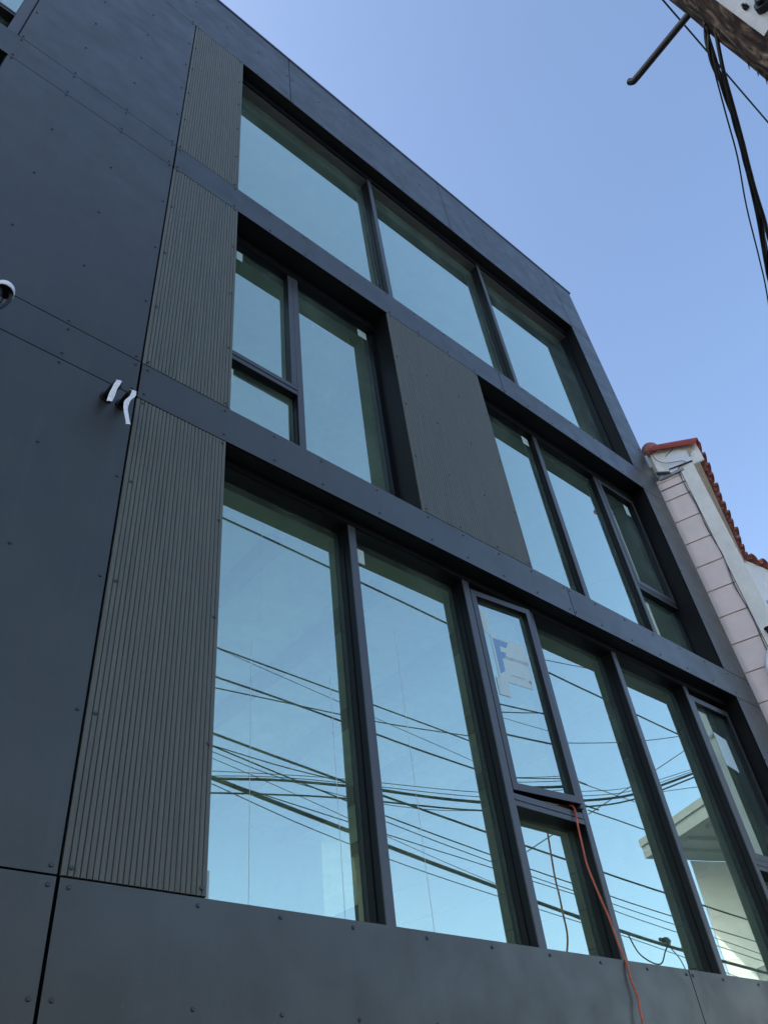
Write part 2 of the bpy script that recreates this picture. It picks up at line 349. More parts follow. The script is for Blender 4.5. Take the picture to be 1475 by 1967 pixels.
def make_window(x0, x1, z0, zt, f, g, bays, mulls, hbars=(), rim=0.03, name='window'):
    """bays: list of (xa, xb, za, zb) glass rectangles at depth g; mulls: (xa, xb[, za, zb])"""
    b = MB()
    b.box(x0-0.004, x1+0.004, f+0.004, g+0.06, zt-0.006, zt+0.004)
    b.box(x0-0.004, x1+0.004, f+0.02, g+0.06, z0-0.012, z0+0.012)
    b.box(x1-rim, x1+0.0, f+0.03, g+0.06, z0+0.0125, zt-0.0065)
    b.box(x0, x0+rim, f+0.03, g+0.06, z0+0.0125, zt-0.0065)
    wdw = b.build(name, FRAME_SHADE, bld)
    for m_ in mulls:
        xa, xb = m_[:2]; za, zb = m_[2:] if len(m_) > 2 else (z0-0.011, zt+0.003)
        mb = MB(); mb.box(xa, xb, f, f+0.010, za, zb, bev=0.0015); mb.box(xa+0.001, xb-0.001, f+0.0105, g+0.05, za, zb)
        mm = mb.build('mullion', FRAME, wdw); mm.data.materials.append(FRAME_SHADE)
        for q_ in mm.data.polygons: q_.material_index = 0 if q_.center.y < f+0.0102-bld.location.y else 1  # mullion sides darker than the front: shade painted into the colour
        mb = MB(); mb.box(xa-0.004, xa+0.0008, g-0.055, g-0.047, za+0.01, zb-0.012)
        mb.build('gasket', GASKET, wdw)
    for xa, xb, za, zb in hbars:
        mb = MB(); mb.box(xa, xb, f+0.002, g+0.05, za, zb, bev=0.002); mb.box(xa, xb, f-0.004, f+0.0015, (za+zb)/2-0.004, (za+zb)/2+0.004)
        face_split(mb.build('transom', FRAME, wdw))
    for i, (xa, xb, za, zb) in enumerate(bays):
        pane(xa, xb, za, zb, g, wdw)
    return wdw
def two_faced(o):
    """coated outer face, plain clear faces elsewhere"""
    o.data.materials.append(CLEAR)
    for p in o.data.polygons: p.material_index = 0 if p.normal.y < -0.9 else 1
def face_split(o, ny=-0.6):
    """outer faces keep the frame colour, returns get it darkened as painted shade"""
    o.data.materials.append(FRAME_SHADE)
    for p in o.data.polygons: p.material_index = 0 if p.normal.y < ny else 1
def pane(xa, xb, za, zb, g, par):
    """insulating unit: outer coated pane and inner pane"""
    mb = MB(); mb.box(xa, xb, 0, 0.022, za, zb)
    o = mb.build('glass_pane', GLASS, par, origin=(0, 0, 0)); two_faced(o)
    o.location = Vector((0, g, 0)) - Vector(parent_world(par))
    # each unit sits a hair out of plane, as real glazing does
    return o
def flat(name, poly, y, m, par, t=0.0008):
    mb = MB(); mb.prism([(x, y, z) for x, z in poly], (0, t, 0)); return mb.build(name, m, par)

F1, G1 = 0.14, 0.26
# ---- lowest row
reveal(XF[1], XJ, ZS1, ZH1, F1, 5.556)
w1 = make_window(XF[1], XJ, ZS1, 5.556, F1, G1,
    [(XF[1]+.005, 2.966, 2.81, 5.549), (3.036, 4.136, 2.81, 5.549), (4.215, 4.940, 2.81, 3.722), (5.005, 6.115, 2.81, 5.549), (6.19, 7.310, 2.81, 5.549), (7.40, XJ-.01, 2.81, 3.76)],
    [(2.968, 3.034), (4.142, 4.212), (4.943, 5.002), (6.119, 6.186), (7.317, 7.383)],
    [(4.2125, 4.9425, 3.712, 3.798), (7.3835, XJ-0.031, 3.755, 3.845)])
# open casement in the narrow bay, hinged on its left
def sash(par, hinge, ang, wd, z0, z1, fr, dep, gd, nm='casement_sash'):
    hx, hy = hinge; d = Vector((math.cos(ang), -math.sin(ang), 0)); nrm = Vector((math.sin(ang), math.cos(ang), 0))   # nrm points inwards
    def P_(u, v, z): return Vector((hx, hy, 0))+d*u+nrm*v+Vector((0, 0, z))
    def bar(mb, u0, u1, v0, v1, a, c):
        mb.prism([P_(u0, v0, a), P_(u1, v0, a), P_(u1, v1, a), P_(u0, v1, a)], (0, 0, c-a))
    mb = MB()
    bar(mb, 0, fr, 0, dep, z0, z1); bar(mb, wd-fr, wd, 0, dep, z0, z1)
    bar(mb, fr, wd-fr, 0.0005, dep, z1-fr, z1-0.0005); bar(mb, fr, wd-fr, 0.0005, dep, z0+0.0005, z0+fr)
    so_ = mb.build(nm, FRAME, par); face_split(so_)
    mb = MB(); bar(mb, fr, wd-fr, gd, gd+0.020, z0+fr, z1-fr); two_faced(mb.build('glass_pane', GLASS, par))
    return P_
PS = sash(w1, (4.238, 0.155), R(5.9), 0.652, 3.832, 5.510, 0.052, 0.07, 0.045)
# fixed dark rebate behind the open casement
mb = MB(); mb.box(4.2125, 4.9425, 0.235, 0.30, 3.799, 3.83); mb.box(4.2125, 4.9425, 0.235, 0.30, 5.52, 5.549); mb.box(4.213, 4.235, 0.235, 0.30, 3.831, 5.519); mb.box(4.92, 4.942, 0.235, 0.30, 3.831, 5.519); mb.build('rebate', GASKET, w1)
mb = MB(); mb.box(4.86, 4.905, 0.10, 0.23, 3.80, 3.812); mb.build('hinge_arm', DARKSTEEL, w1)
# papers stuck on the casement glass
def onglass(nm, uv, m, v=-0.0015, t=0.0006):
    mb = MB(); mb.prism([PS(u, 0.045+v, z) for u, z in uv], (0, t, 0)); return mb.build(nm, m, w1)

# closed casement at the right end
sash(w1, (7.3845, 0.146), 0.0, XJ-0.031-7.3845, 3.850, 5.478, 0.060, 0.08, 0.05)

# ---- middle row
F2, G2 = 0.20, 0.27
reveal(XF[2], XM0, ZS2, ZH2, F2, 8.600); reveal(XM1, XJ, ZS2, ZH2, F2, 8.600)
w2 = make_window(XF[2], XM0, ZS2, 8.600, F2, G2,
    [(XF[2]+.005, 2.609, 5.95, 6.862), (2.678, 3.605, 5.95, 8.594), (XF[2]+.005, 2.578, 6.935, 8.594)],
    [(2.614, 2.674)], [(XF[2]+0.001, 2.6135, 6.834, 6.942)], rim=0.045)
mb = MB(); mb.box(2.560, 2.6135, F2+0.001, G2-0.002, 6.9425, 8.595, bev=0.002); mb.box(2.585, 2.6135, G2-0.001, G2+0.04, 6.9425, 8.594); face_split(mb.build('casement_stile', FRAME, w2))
w3 = make_window(XM1, XJ, ZS2, 8.600, F2, G2,
    [(XM1+.005, 6.100, 5.95, 8.594), (6.185, 7.272, 5.95, 8.594), (7.36, XJ-.02, 5.95, 6.85)],
    [(6.108, 6.180), (7.280, 7.345)], [(7.3455, XJ-0.031, 6.850, 6.915)])
sash(w3, (7.349, 0.197), 0.0, XJ-0.031-7.349, 6.917, 8.596, 0.060, 0.08, 0.065)

# ---- top row
reveal(XF[3], XJ, ZS3, ZH3, F1, 12.290)
w4 = make_window(XF[3], XJ, ZS3, 12.290, F1, G1,
    [(XF[3]+.005, 3.920, 9.135, 12.25), (3.99, 6.028, 9.135, 12.25), (6.10, XJ-.012, 9.135, 12.25)],
    [(3.925, 3.985), (6.033, 6.093)])
mb = MB(); mb.box(XF[3]+.001, XJ-.001, F1+0.02, G1+0.04, 12.252, 12.2835); mb.build('head_frame', FRAME, w4)

# ---- windows at the left edge
for zs, zt, zh in ((ZS3, 12.30, ZH3), (ZS2, 8.60, ZH2)):
    reveal(-1.9, X0-0.004, zs, zh, F1, zt)
    wl = make_window(-1.9, X0-0.004, zs, zt, 0.05 if zs > 9 else F1, 0.13 if zs > 9 else G1,
        [(-1.1, -0.318, zs, zs+0.415), (-1.1, -0.318, zs+0.50, zt-0.02), (-1.89, -1.16, zs, zt-0.02)],
        [(-1.15, -1.10), (-0.305, -0.222)], [(-1.0995, -0.3055, zs+0.42, zs+0.495)], rim=0.006)

# stickers on the panes: (polygon in x,z), at the glass face
def sticker(par, x0, z0, x1, z1, y): return flat('sticker', [(x0, z0), (x1, z0), (x1, z1), (x0, z1)], y-0.0022, STICK, par)
sticker(w2, 2.035, 8.44, 2.098, 8.575, G2)
sticker(w2, 3.475, 8.475, 3.585, 8.585, G2)
sticker(w2, XF[2]+.02, 6.62, 2.046, 6.80, G2)
sticker(w2, 3.50, 6.00, 3.585, 6.10, G2)
sticker(w3, 5.98, 8.45, 6.085, 8.575, G2)
sticker(w3, 7.95, 8.33, 8.04, 8.50, 0.262)
sticker(w1, 3.10, 5.36, 3.205, 5.49, G1)
sticker(w1, 1.93, 2.72, 2.012, 3.02, G1)
flat('sticker', [(7.70, 4.82), (7.92, 4.78), (7.92, 5.13), (7.70, 5.17)], 0.1935, STICK, w1)
onglass('sticker', [(0.075, 5.18), (0.075, 5.385), (0.175, 5.335), (0.165, 5.13)], STICK)
onglass('notice', [(0.155, 4.73), (0.155, 5.14), (0.52, 5.13), (0.52, 4.79), (0.50, 4.73)], STICK, v=-0.0025)
onglass('sticker', [(0.12, 4.60), (0.12, 4.75), (0.235, 4.745), (0.235, 4.60)], STICK, v=-0.0040)
# the blue F device and its wordmark
onglass('logo', [(0.178, 4.79), (0.178, 5.115), (0.335, 5.112), (0.305, 5.055), (0.235, 5.055), (0.235, 5.005), (0.290, 5.005), (0.262, 4.945), (0.235, 4.945), (0.235, 4.83)], STICKBLUE, v=-0.0036)
def text_on(s, u0, z, size, m):
    cu = bpy.data.curves.new('lettering', 'FONT'); cu.body = s; cu.size = size; cu.extrude = 0.0002
    tmp = bpy.data.objects.new('t', cu); COL.objects.link(tmp)
    bpy.context.view_layer.update()
    me = bpy.data.meshes.new_from_object(tmp.evaluated_get(bpy.context.evaluated_depsgraph_get()))
    bpy.data.objects.remove(tmp)
    o = bpy.data.objects.new('lettering', me); COL.objects.link(o); me.materials.clear(); me.materials.append(m)
    A, B = PS(u0, 0.045-0.0040, z), PS(u0+1, 0.045-0.0040, z); X = (B-A).normalized(); Z = Vector((0, 0, 1)); Yv = Z.cross(X)
    par_w = Vector(parent_world(w1)); o.parent = w1
    o.matrix_local = Matrix(((X.x, Z.x, -Yv.x, A.x-par_w.x), (X.y, Z.y, -Yv.y, A.y-par_w.y), (X.z, Z.z, -Yv.z, A.z-par_w.z), (0, 0, 0, 1)))
    return o
text_on('FLEETWOOD', 0.275, 4.945, 0.040, STICKGREY)
text_on('windows and doors', 0.29, 4.80, 0.018, STICKGREY)
mb = MB(); mb.prism([PS(0.485+0.016*math.cos(a*math.pi/6), 0.0410, 4.79+0.016*math.sin(a*math.pi/6)) for a in range(12)], (0, 0.0004, 0)); mb.build('emblem', STICKGREY, w1)
# seams of the protective film
for x, za, zb in ((2.225, 2.83, 4.35), (2.80, 2.83, 4.3), (3.42, 2.83, 4.9), (2.30, 4.5, 5.3)):
    flat('film_seam', [(x, za), (x+0.0020, za), (x+0.0048, zb), (x+0.003, zb)], G1-0.0012, SEAM, w1, t=0.0005)

# ---- rivets: one small domed head, copied
rv = []
def R_(x, z, y=0.0): rv.append((x, y, z))
for z in (9.775, 10.43, 11.08, 11.72):
    for x in (-.18, .26, .73, 1.17): R_(x, z)
    for x in (1.25, 1.825): R_(x, z, -0.001)
for z in (9.175, 12.36):
    for x in (-.18, .26, .73, 1.17): R_(x, z)
    for x in (1.25, 1.825): R_(x, z, -0.001)
for x in (-.18, .26, .73, 1.17, 1.25, 1.83, 2.225, 2.63, 3.175, 3.705, 4.105, 4.55, 4.965, 5.40, 5.475, 5.865, 6.315, 6.785, 7.255, 7.725, 8.18, 8.62):
    R_(x, 9.09); R_(x, 8.765)
for z in (8.70-.012, 8.045, 7.33, 6.61, 5.98):
    for x in (-.18, .26, .73, 1.175): R_(x, z)
    for x in (1.255, 1.835): R_(x, z, -0.001)
for z in (8.67, 8.0, 7.29, 6.60, 5.985):
    for x in (3.695, 4.09, 4.54, 4.95): R_(x, z, -0.001)
for x in (-.18, .26, .74, 1.18, 1.26, 1.83, 2.23, 2.64, 3.17, 3.705, 4.10, 4.53, 4.95, 5.39, 5.478, 5.855, 6.32, 6.79, 7.26, 7.74, 8.20, 8.62):
    R_(x, 5.90); R_(x, 5.665)
for z in (5.575, 4.905, 4.215, 3.49, 2.84):
    for x in (.26, .74, 1.18): R_(x, z)
    for x in (1.26, 1.82): R_(x, z, -0.001)
for z in (2.77, 2.40):
    for x in (.26, .74, 1.18, 1.26, 1.81, 2.22, 2.63, 3.10, 3.57, 4.04, 4.50, 4.97, 5.405, 5.48, 5.85, 6.32, 6.8): R_(x, z)
for z in (12.30, 11.02, 11.66, 10.36, 9.74, 9.19, 8.66, 8.03, 7.33, 6.62, 5.98, 5.57, 4.9, 4.2, 3.5):
    for x in (8.195, 8.615): R_(x, z)
for x in (-0.2, .26, .73, 1.17, 1.61, 2.08, 2.53, 2.61, 3.06, 3.51, 3.98, 4.46, 4.92, 5.36, 5.45, 5.86, 6.32, 6.79, 7.24, 7.72, 8.13, 8.20, 8.62):
    R_(x, 13.19); R_(x, 12.45)
for x in (0.06, 0.16):                                            # rivets on the deep jambs
    pass
camp = Vector((0, -3.1, 1.65))
rv.sort(key=lambda p: (Vector(p)-camp).length)
def rivet_geo(mb, x, y, z):
    y += 0.0005
    for (r0, y0), (r1, y1) in (((0.0095, 0), (0.0095, -0.0035)), ((0.0095, -0.0035), (0.0070, -0.0065))):
        a = [(x+r0*math.cos(k*math.pi/4), y+y0, z+r0*math.sin(k*math.pi/4)) for k in range(9)]
        c = [(x+r1*math.cos(k*math.pi/4), y+y1, z+r1*math.sin(k*math.pi/4)) for k in range(9)]
        mb.grid([a, c])
    mb.bm.faces.new([mb.bm.verts.new((x+0.0070*math.cos(k*math.pi/4), y-0.0065, z+0.0070*math.sin(k*math.pi/4))) for k in range(8)])
mb = MB(); rivet_geo(mb, 0, 0, 0); r0 = mb.build('rivet', RIVET, bld, origin=(0, 0, 0))
for i, p in enumerate(rv[:100]):
    o = r0 if i == 0 else r0.copy()
    if i: COL.objects.link(o); o.parent = bld
    o.location = Vector(p)-Vector(bld.location)
mb = MB()
for p in rv[100:]: rivet_geo(mb, *p)
# jamb rivets
o = mb.build('rivet', RIVET, bld); o['kind'] = 'stuff'

# ================================================================ THINGS ON AND AROUND THE BUILDING
def tape(pts, w, name, label):
    """a limp ribbon with thickness, folded a little along its length"""
    mb = MB(); P = spline(pts, 6); n = len(P)
    rows_f, rows_b = [], []
    for i, p in enumerate(P):
        a = 0.25*math.sin(i*0.16)+0.15; d = Vector((math.cos(a), -math.sin(a)*0.9, 0))*(w*(0.5+0.03*math.sin(i*0.7)))
        j = 0.25*w*((i % 3)-1) if i >= n-1 else 0
        rows_f.append([p-d+Vector((0, -0.001, j)), p+Vector((0, -0.004, 0)), p+d+Vector((0, -0.001, -j))]); rows_b.append([q+Vector((0, 0.0015, 0)) for q in rows_f[-1]])
    mb.grid(rows_f); mb.grid(rows_b)
    mb.grid([[r[0] for r in rows_f], [r[0] for r in rows_b]]); mb.grid([[r[2] for r in rows_f], [r[2] for r in rows_b]])
    o = mb.build(name, WHITETAPE, origin=P[0], smooth=True); tag(o, label, 'tape', 'white tapes hanging from the conduit stubs'); return o
for i, (x, z, L_) in enumerate(((1.040, 5.469, 0.135), (1.136, 5.466, 0.125))):
    s_ = empty('conduit_stub', (x, 0, z)); tag(s_, ('black conduit stub in the panel joint holding the short straight white tape', 'black conduit stub in the panel joint holding the long curling white tape')[i], 'conduit', 'conduit stubs poking from the wall')
    mb = MB(); mb.tube([(x, 0.011, z), (x, -0.012, z)], 0.038, 18); mb.build('flange', CABLE, s_, smooth=False)
    mb = MB(); mb.tube([(x, -0.0125, z), (x, -L_*0.55, z), (x+0.002, -L_*0.85, z-0.004), (x+0.004, -L_, z-0.014)], 0.026, 16); mb.build('pipe', CABLE, s_, smooth=True)
tape([(1.044, -0.132, 5.492), (1.042, -0.155, 5.470), (1.030, -0.158, 5.42), (1.020, -0.155, 5.36), (1.010, -0.150, 5.27)], 0.031, 'pull_tape', 'short straight white tape hanging from the left conduit stub')
tape([(1.140, -0.122, 5.489), (1.142, -0.142, 5.46), (1.136, -0.146, 5.41), (1.112, -0.146, 5.35), (1.108, -0.146, 5.29), (1.118, -0.146, 5.24), (1.140, -0.143, 5.17)], 0.028, 'pull_tape', 'long curling white tape hanging from the right conduit stub')

# weatherhead with its cables at the left edge
wh = empty('weatherhead', (0.305, -0.20, 5.3)); tag(wh, 'pale domed weatherhead with black cables looping out below, at the left edge', 'weatherhead')
cx, cy, cz = 0.325, -0.20, 5.66
mb = MB(); rings = []
for j in range(9):
    a = j/8*math.pi/2; rr = 0.056*math.cos(a); zz = cz+0.045*math.sin(a)
    rings.append([(cx+max(rr, .002)*math.cos(k*math.pi/12), cy+max(rr, .002)*math.sin(k*math.pi/12)*1.15, zz) for k in range(25)])
rings = [[(cx+0.056*math.cos(k*math.pi/12), cy+0.056*1.15*math.sin(k*math.pi/12), cz-0.022) for k in range(25)]]+rings
mb.grid(rings); rin = [[(cx+(p[0]-cx)*.93, cy+(p[1]-cy)*.93, p[2]-0.002) for p in r] for r in rings[:7]]; mb.grid(rin); mb.grid([rings[0], rin[0]])
mb.build('hood', WHITEP, wh, smooth=True)
mb = MB(); mb.tube([(cx, cy+0.0, cz+0.01), (cx, cy, cz-0.002)], 0.049, 20); mb.build('insulator_plate', GASKET, wh)
mb = MB(); mb.tube([(cx-0.02, cy+0.10, cz+0.02), (cx-0.02, cy+0.13, cz-0.1), (cx-0.02, -0.05, 4.9), (cx-0.02, -0.05, 2.0)], 0.03, 14); mb.build('mast', GALV, wh, smooth=True)
for dx, dy, q in ((-0.025, -0.02, 0.0), (-0.005, 0.02, 0.03), (0.028, -0.02, -0.02)):
    mb = MB(); mb.tube(spline([(cx+dx, cy+dy, cz-0.013), (cx+dx+0.01, cy+dy-0.01, cz-0.08), (cx+dx-0.01, cy+dy-0.02, cz-0.16+q), (cx+dx-0.06, cy+dy-0.06, cz-0.30), (cx+dx-0.2, cy+dy-0.12, cz-0.55), (-0.5, -0.8, 4.9)]), 0.010, 8); mb.build('cable', CABLE, wh, smooth=True)
mb = MB(); mb.tube([(cx-0.008, cy-0.02, cz-0.105), (cx-0.012, cy-0.03, cz-0.15)], 0.014, 10); mb.build('connector', COPING, wh)

# orange cord out of the open casement
cord = [(4.74, 0.26, 3.85), (4.79, 0.20, 3.84), (4.825, 0.15, 3.835), (4.837, 0.127, 3.797), (4.821, 0.126, 3.669), (4.809, 0.123, 3.541), (4.80, 0.12, 3.418), (4.811, 0.112, 3.30), (4.822, 0.10, 3.20), (4.836, 0.085, 3.072), (4.816, 0.06, 2.962), (4.773, 0.02, 2.853), (4.746, -0.012, 2.769), (4.734, -0.018, 2.685), (4.745, -0.024, 2.602), (4.722, -0.03, 2.529), (4.710, -0.035, 2.462), (4.703, -0.035, 2.38), (4.71, -0.04, 2.1), (4.72, -0.05, 1.2), (4.75, -0.08, 0.05), (4.9, -0.3, 0.012), (5.2, -0.4, 0.012)]
mb = MB(); mb.tube(spline(cord, 7), 0.0067, 8); o = mb.build('extension_cord', ORANGE, origin=(4.7, 0, 2.8), smooth=True)
tag(o, 'orange extension cord hanging out of the open casement and down the wall', 'cord')

# ---------------------------------------------------------------- utility pole on the kerb
PX, PY = 2.157, -3.53
pole = empty('utility_pole', (PX, PY, 0)); tag(pole, 'weathered dark wooden utility pole close by at the upper right', 'utility pole')
mb = MB(); rows = []
rg = random.Random(3)
ph = [rg.uniform(0, 6.28) for _ in range(12)]
for i in range(261):
    z = i*0.05; lean = 0.018*(z-5)
    row = []
    for k in range(73):
        a = k*2*math.pi/72; rr = 0.154-0.0022*z
        rr += 0.0026*math.sin(9*a+ph[0]+0.5*math.sin(z*1.1))+0.0022*math.sin(17*a+ph[1]+z*0.35)+0.0016*math.sin(31*a+ph[2]-z*.5)+0.0020*math.sin(z*7+3*a)*math.sin(z*3.1+5*a+1)
        if abs(((a-1.9+math.pi) % (2*math.pi))-math.pi) < 0.12 and math.sin(z*5.3)+math.sin(z*11.7) > 1.35: rr += 0.008
        row.append((PX+rr*math.cos(a), PY+lean+rr*math.sin(a), z))
    rows.append(row)
mb.grid(rows); mb.build('shaft', BARK, pole, smooth=True)
# loose splinters on the silhouette
mb = MB()
for zz, a0 in ((5.02, 1.62), (4.93, 1.66), (4.86, 1.60)):
    lean = 0.018*(zz-5); r_ = 0.142
    for q in range(2):
        a = a0+q*0.09; c = Vector((PX+r_*math.cos(a), PY+lean+r_*math.sin(a), zz-q*0.02)); o_ = Vector((math.cos(a), math.sin(a), 0)); t_ = Vector((-math.sin(a), math.cos(a), 0))
        mb.prism([c-t_*0.008, c+t_*0.008, c+o_*0.016+Vector((0, 0, -0.05))], (0, 0, 0.006) if q else (0.004, 0, 0.004))
mb.build('splinter', BARK, pole)
# galvanised plate wrapped on the street face, and its bolt
a0, a1 = math.radians(186), math.radians(139.5)
def arc_plate(mb, r0, r1, aa, ab, za, zb, n=14):
    for r_, fl in ((r1, 0), (r0, 1)):
        mb.grid([[(PX+r_*math.cos(aa+(ab-aa)*k/n), PY+0.018*(z-5)+r_*math.sin(aa+(ab-aa)*k/n), z) for k in range(n+1)] for z in (za, zb)])
    for a in (aa, ab): mb.grid([[(PX+r_*math.cos(a), PY+0.018*(z-5)+r_*math.sin(a), z) for z in (za, zb)] for r_ in (r0, r1)])
    for z in (za, zb): mb.grid([[(PX+r_*math.cos(aa+(ab-aa)*k/n), PY+0.018*(z-5)+r_*math.sin(aa+(ab-aa)*k/n), z) for k in range(n+1)] for r_ in (r0, r1)])
def psurf(ang, z, r=0.15):
    a = math.radians(ang); return Vector((PX+r*math.cos(a), PY+0.018*(z-5)+r*math.sin(a), z)), Vector((math.cos(a), math.sin(a), 0))
mb = MB(); arc_plate(mb, 0.149, 0.154, math.radians(154), math.radians(225), 4.87, 6.6); mb.build('metal_plate', GALV, pole, smooth=False)
for ang, z in ((168.5, 5.085), (168.5, 5.75), (205, 5.4)):
    p, n = psurf(ang, z, 0.1545); mb = MB(); mb.tube([p, p+n*0.016], 0.011, 6); mb.tube([p+n*0.0162, p+n*0.028], 0.006, 8); mb.build('bolt', DARKSTEEL, pole)
p, n = psurf(181, 4.985, 0.1545); mb = MB(); mb.tube([p, p+n*0.03], 0.030, 20); mb.tube([p+n*0.0305, p+n*0.05], 0.018, 12); mb.build('cap_nut', DARKSTEEL, pole)
# pole steps: L-shaped bars
def step(ang, z, L_=0.30, upz=0.045):
    p, n = psurf(ang, z, 0.12); mb = MB()
    mb.tube(spline([p, p+n*(L_*0.5), p+n*(L_-0.03), p+n*(L_-0.005)+Vector((0, 0, 0.008)), p+n*(L_+0.006)+Vector((0, 0, upz))], 8), 0.0165, 14); mb.build('step', DARKSTEEL, pole, smooth=True)
step(84, 5.70, 0.372, 0.030)
mb = MB(); mb.tube([(PX-0.17, PY+0.05, 9.3), (PX-0.17, PY+0.05, 9.32)], 0.02); mb.box(PX-1.2, PX+1.2, PY+0.10, PY+0.21, 9.6, 9.72); mb.build('crossarm', BARK, pole)

# ---------------------------------------------------------------- service cables leaving the pole
def cable(pts, r, label, group=None, n=6, seg=8):
    mb = MB(); mb.tube(spline(pts, n), r, seg); o = mb.build('overhead_cable', CABLE, origin=pts[0], smooth=True); tag(o, label, 'cable', group); return o
def twisted(pts, r, ro, turns, label, group):
    P = spline(pts, 16); mb = MB(); n = len(P)
    for s in range(3):
        Q = []
        for i, p in enumerate(P):
            t = (P[min(i+1, n-1)]-P[max(i-1, 0)]).normalized(); u = t.cross(Vector((0, 0, 1))).normalized(); v = t.cross(u)
            a = i*turns+s*2.09; Q.append(p+(u*math.cos(a)+v*math.sin(a))*ro)
        mb.tube(Q, r, 7)
    o = mb.build('overhead_cable', CABLE, origin=pts[0], smooth=True); tag(o, label, 'cable', group); return o
GS = 'service cables leaving the utility pole'
twisted([(2.12, -3.40, 5.47), (2.19, -3.33, 5.35), (2.32, -3.28, 5.25), (2.47, -3.22, 5.17), (2.62, -3.155, 5.11), (2.83, -3.07, 5.065), (3.08, -2.96, 5.04), (3.34, -2.85, 5.03), (4.2, -2.49, 5.06), (5.0, -2.17, 5.03), (6.31, -1.62, 4.91), (7.41, -1.17, 4.98), (8.07, -0.9, 5.09), (9.02, -0.50, 5.42)], 0.0072, 0.0072, 0.16, 'thick twisted black cable running down the sky from the pole, widest of the bunch', GS)
cable([(2.12, -3.40, 5.36), (2.23, -3.32, 5.235), (2.37, -3.26, 5.175), (2.49, -3.21, 5.13), (2.67, -3.13, 5.055), (2.83, -3.07, 5.0), (2.89, -3.04, 4.97), (3.17, -2.93, 4.91), (4.2, -2.52, 4.93), (5.0, -2.2, 4.92), (6.31, -1.65, 4.84), (7.41, -1.2, 4.92), (8.07, -0.92, 5.04), (9.03, -0.52, 5.38)], 0.0085, 'smooth black cable just right of the thick twisted one, ending lower at the frame edge', GS)
cable([(2.11, -3.38, 5.43), (2.25, -3.31, 5.36), (2.44, -3.23, 5.295), (2.63, -3.155, 5.245), (2.86, -3.05, 5.205), (3.14, -2.94, 5.16), (3.38, -2.84, 5.13), (4.2, -2.49, 5.12), (5.0, -2.17, 5.10), (6.31, -1.62, 5.02), (7.41, -1.17, 5.08), (8.07, -0.9, 5.17), (9.02, -0.5, 5.46)], 0.0036, 'thin black cable on the left of the bunch leaving the pole', GS)
cable([(2.11, -3.38, 5.40), (2.24, -3.32, 5.305), (2.40, -3.25, 5.235), (2.6, -3.165, 5.16), (2.85, -3.06, 5.10), (3.1, -2.95, 5.07), (3.4, -2.83, 5.06), (4.2, -2.49, 5.09), (5.0, -2.17, 5.06), (6.31, -1.62, 4.97), (7.41, -1.17, 5.03), (8.07, -0.9, 5.13), (9.02, -0.5, 5.44)], 0.0038, 'second thin black cable squeezed between the thick one and the left one', GS)
cable([(-9.0, -3.3, 11.6), (-2.0, -3.47, 11.1), (2.1, -3.55, 10.9), (4.6, -3.63, 10.8), (6.6, -3.69, 10.8), (9.5, -3.78, 10.9), (16.0, -3.95, 11.4)], 0.009, 'single thin wire crossing the sky behind the pole step')

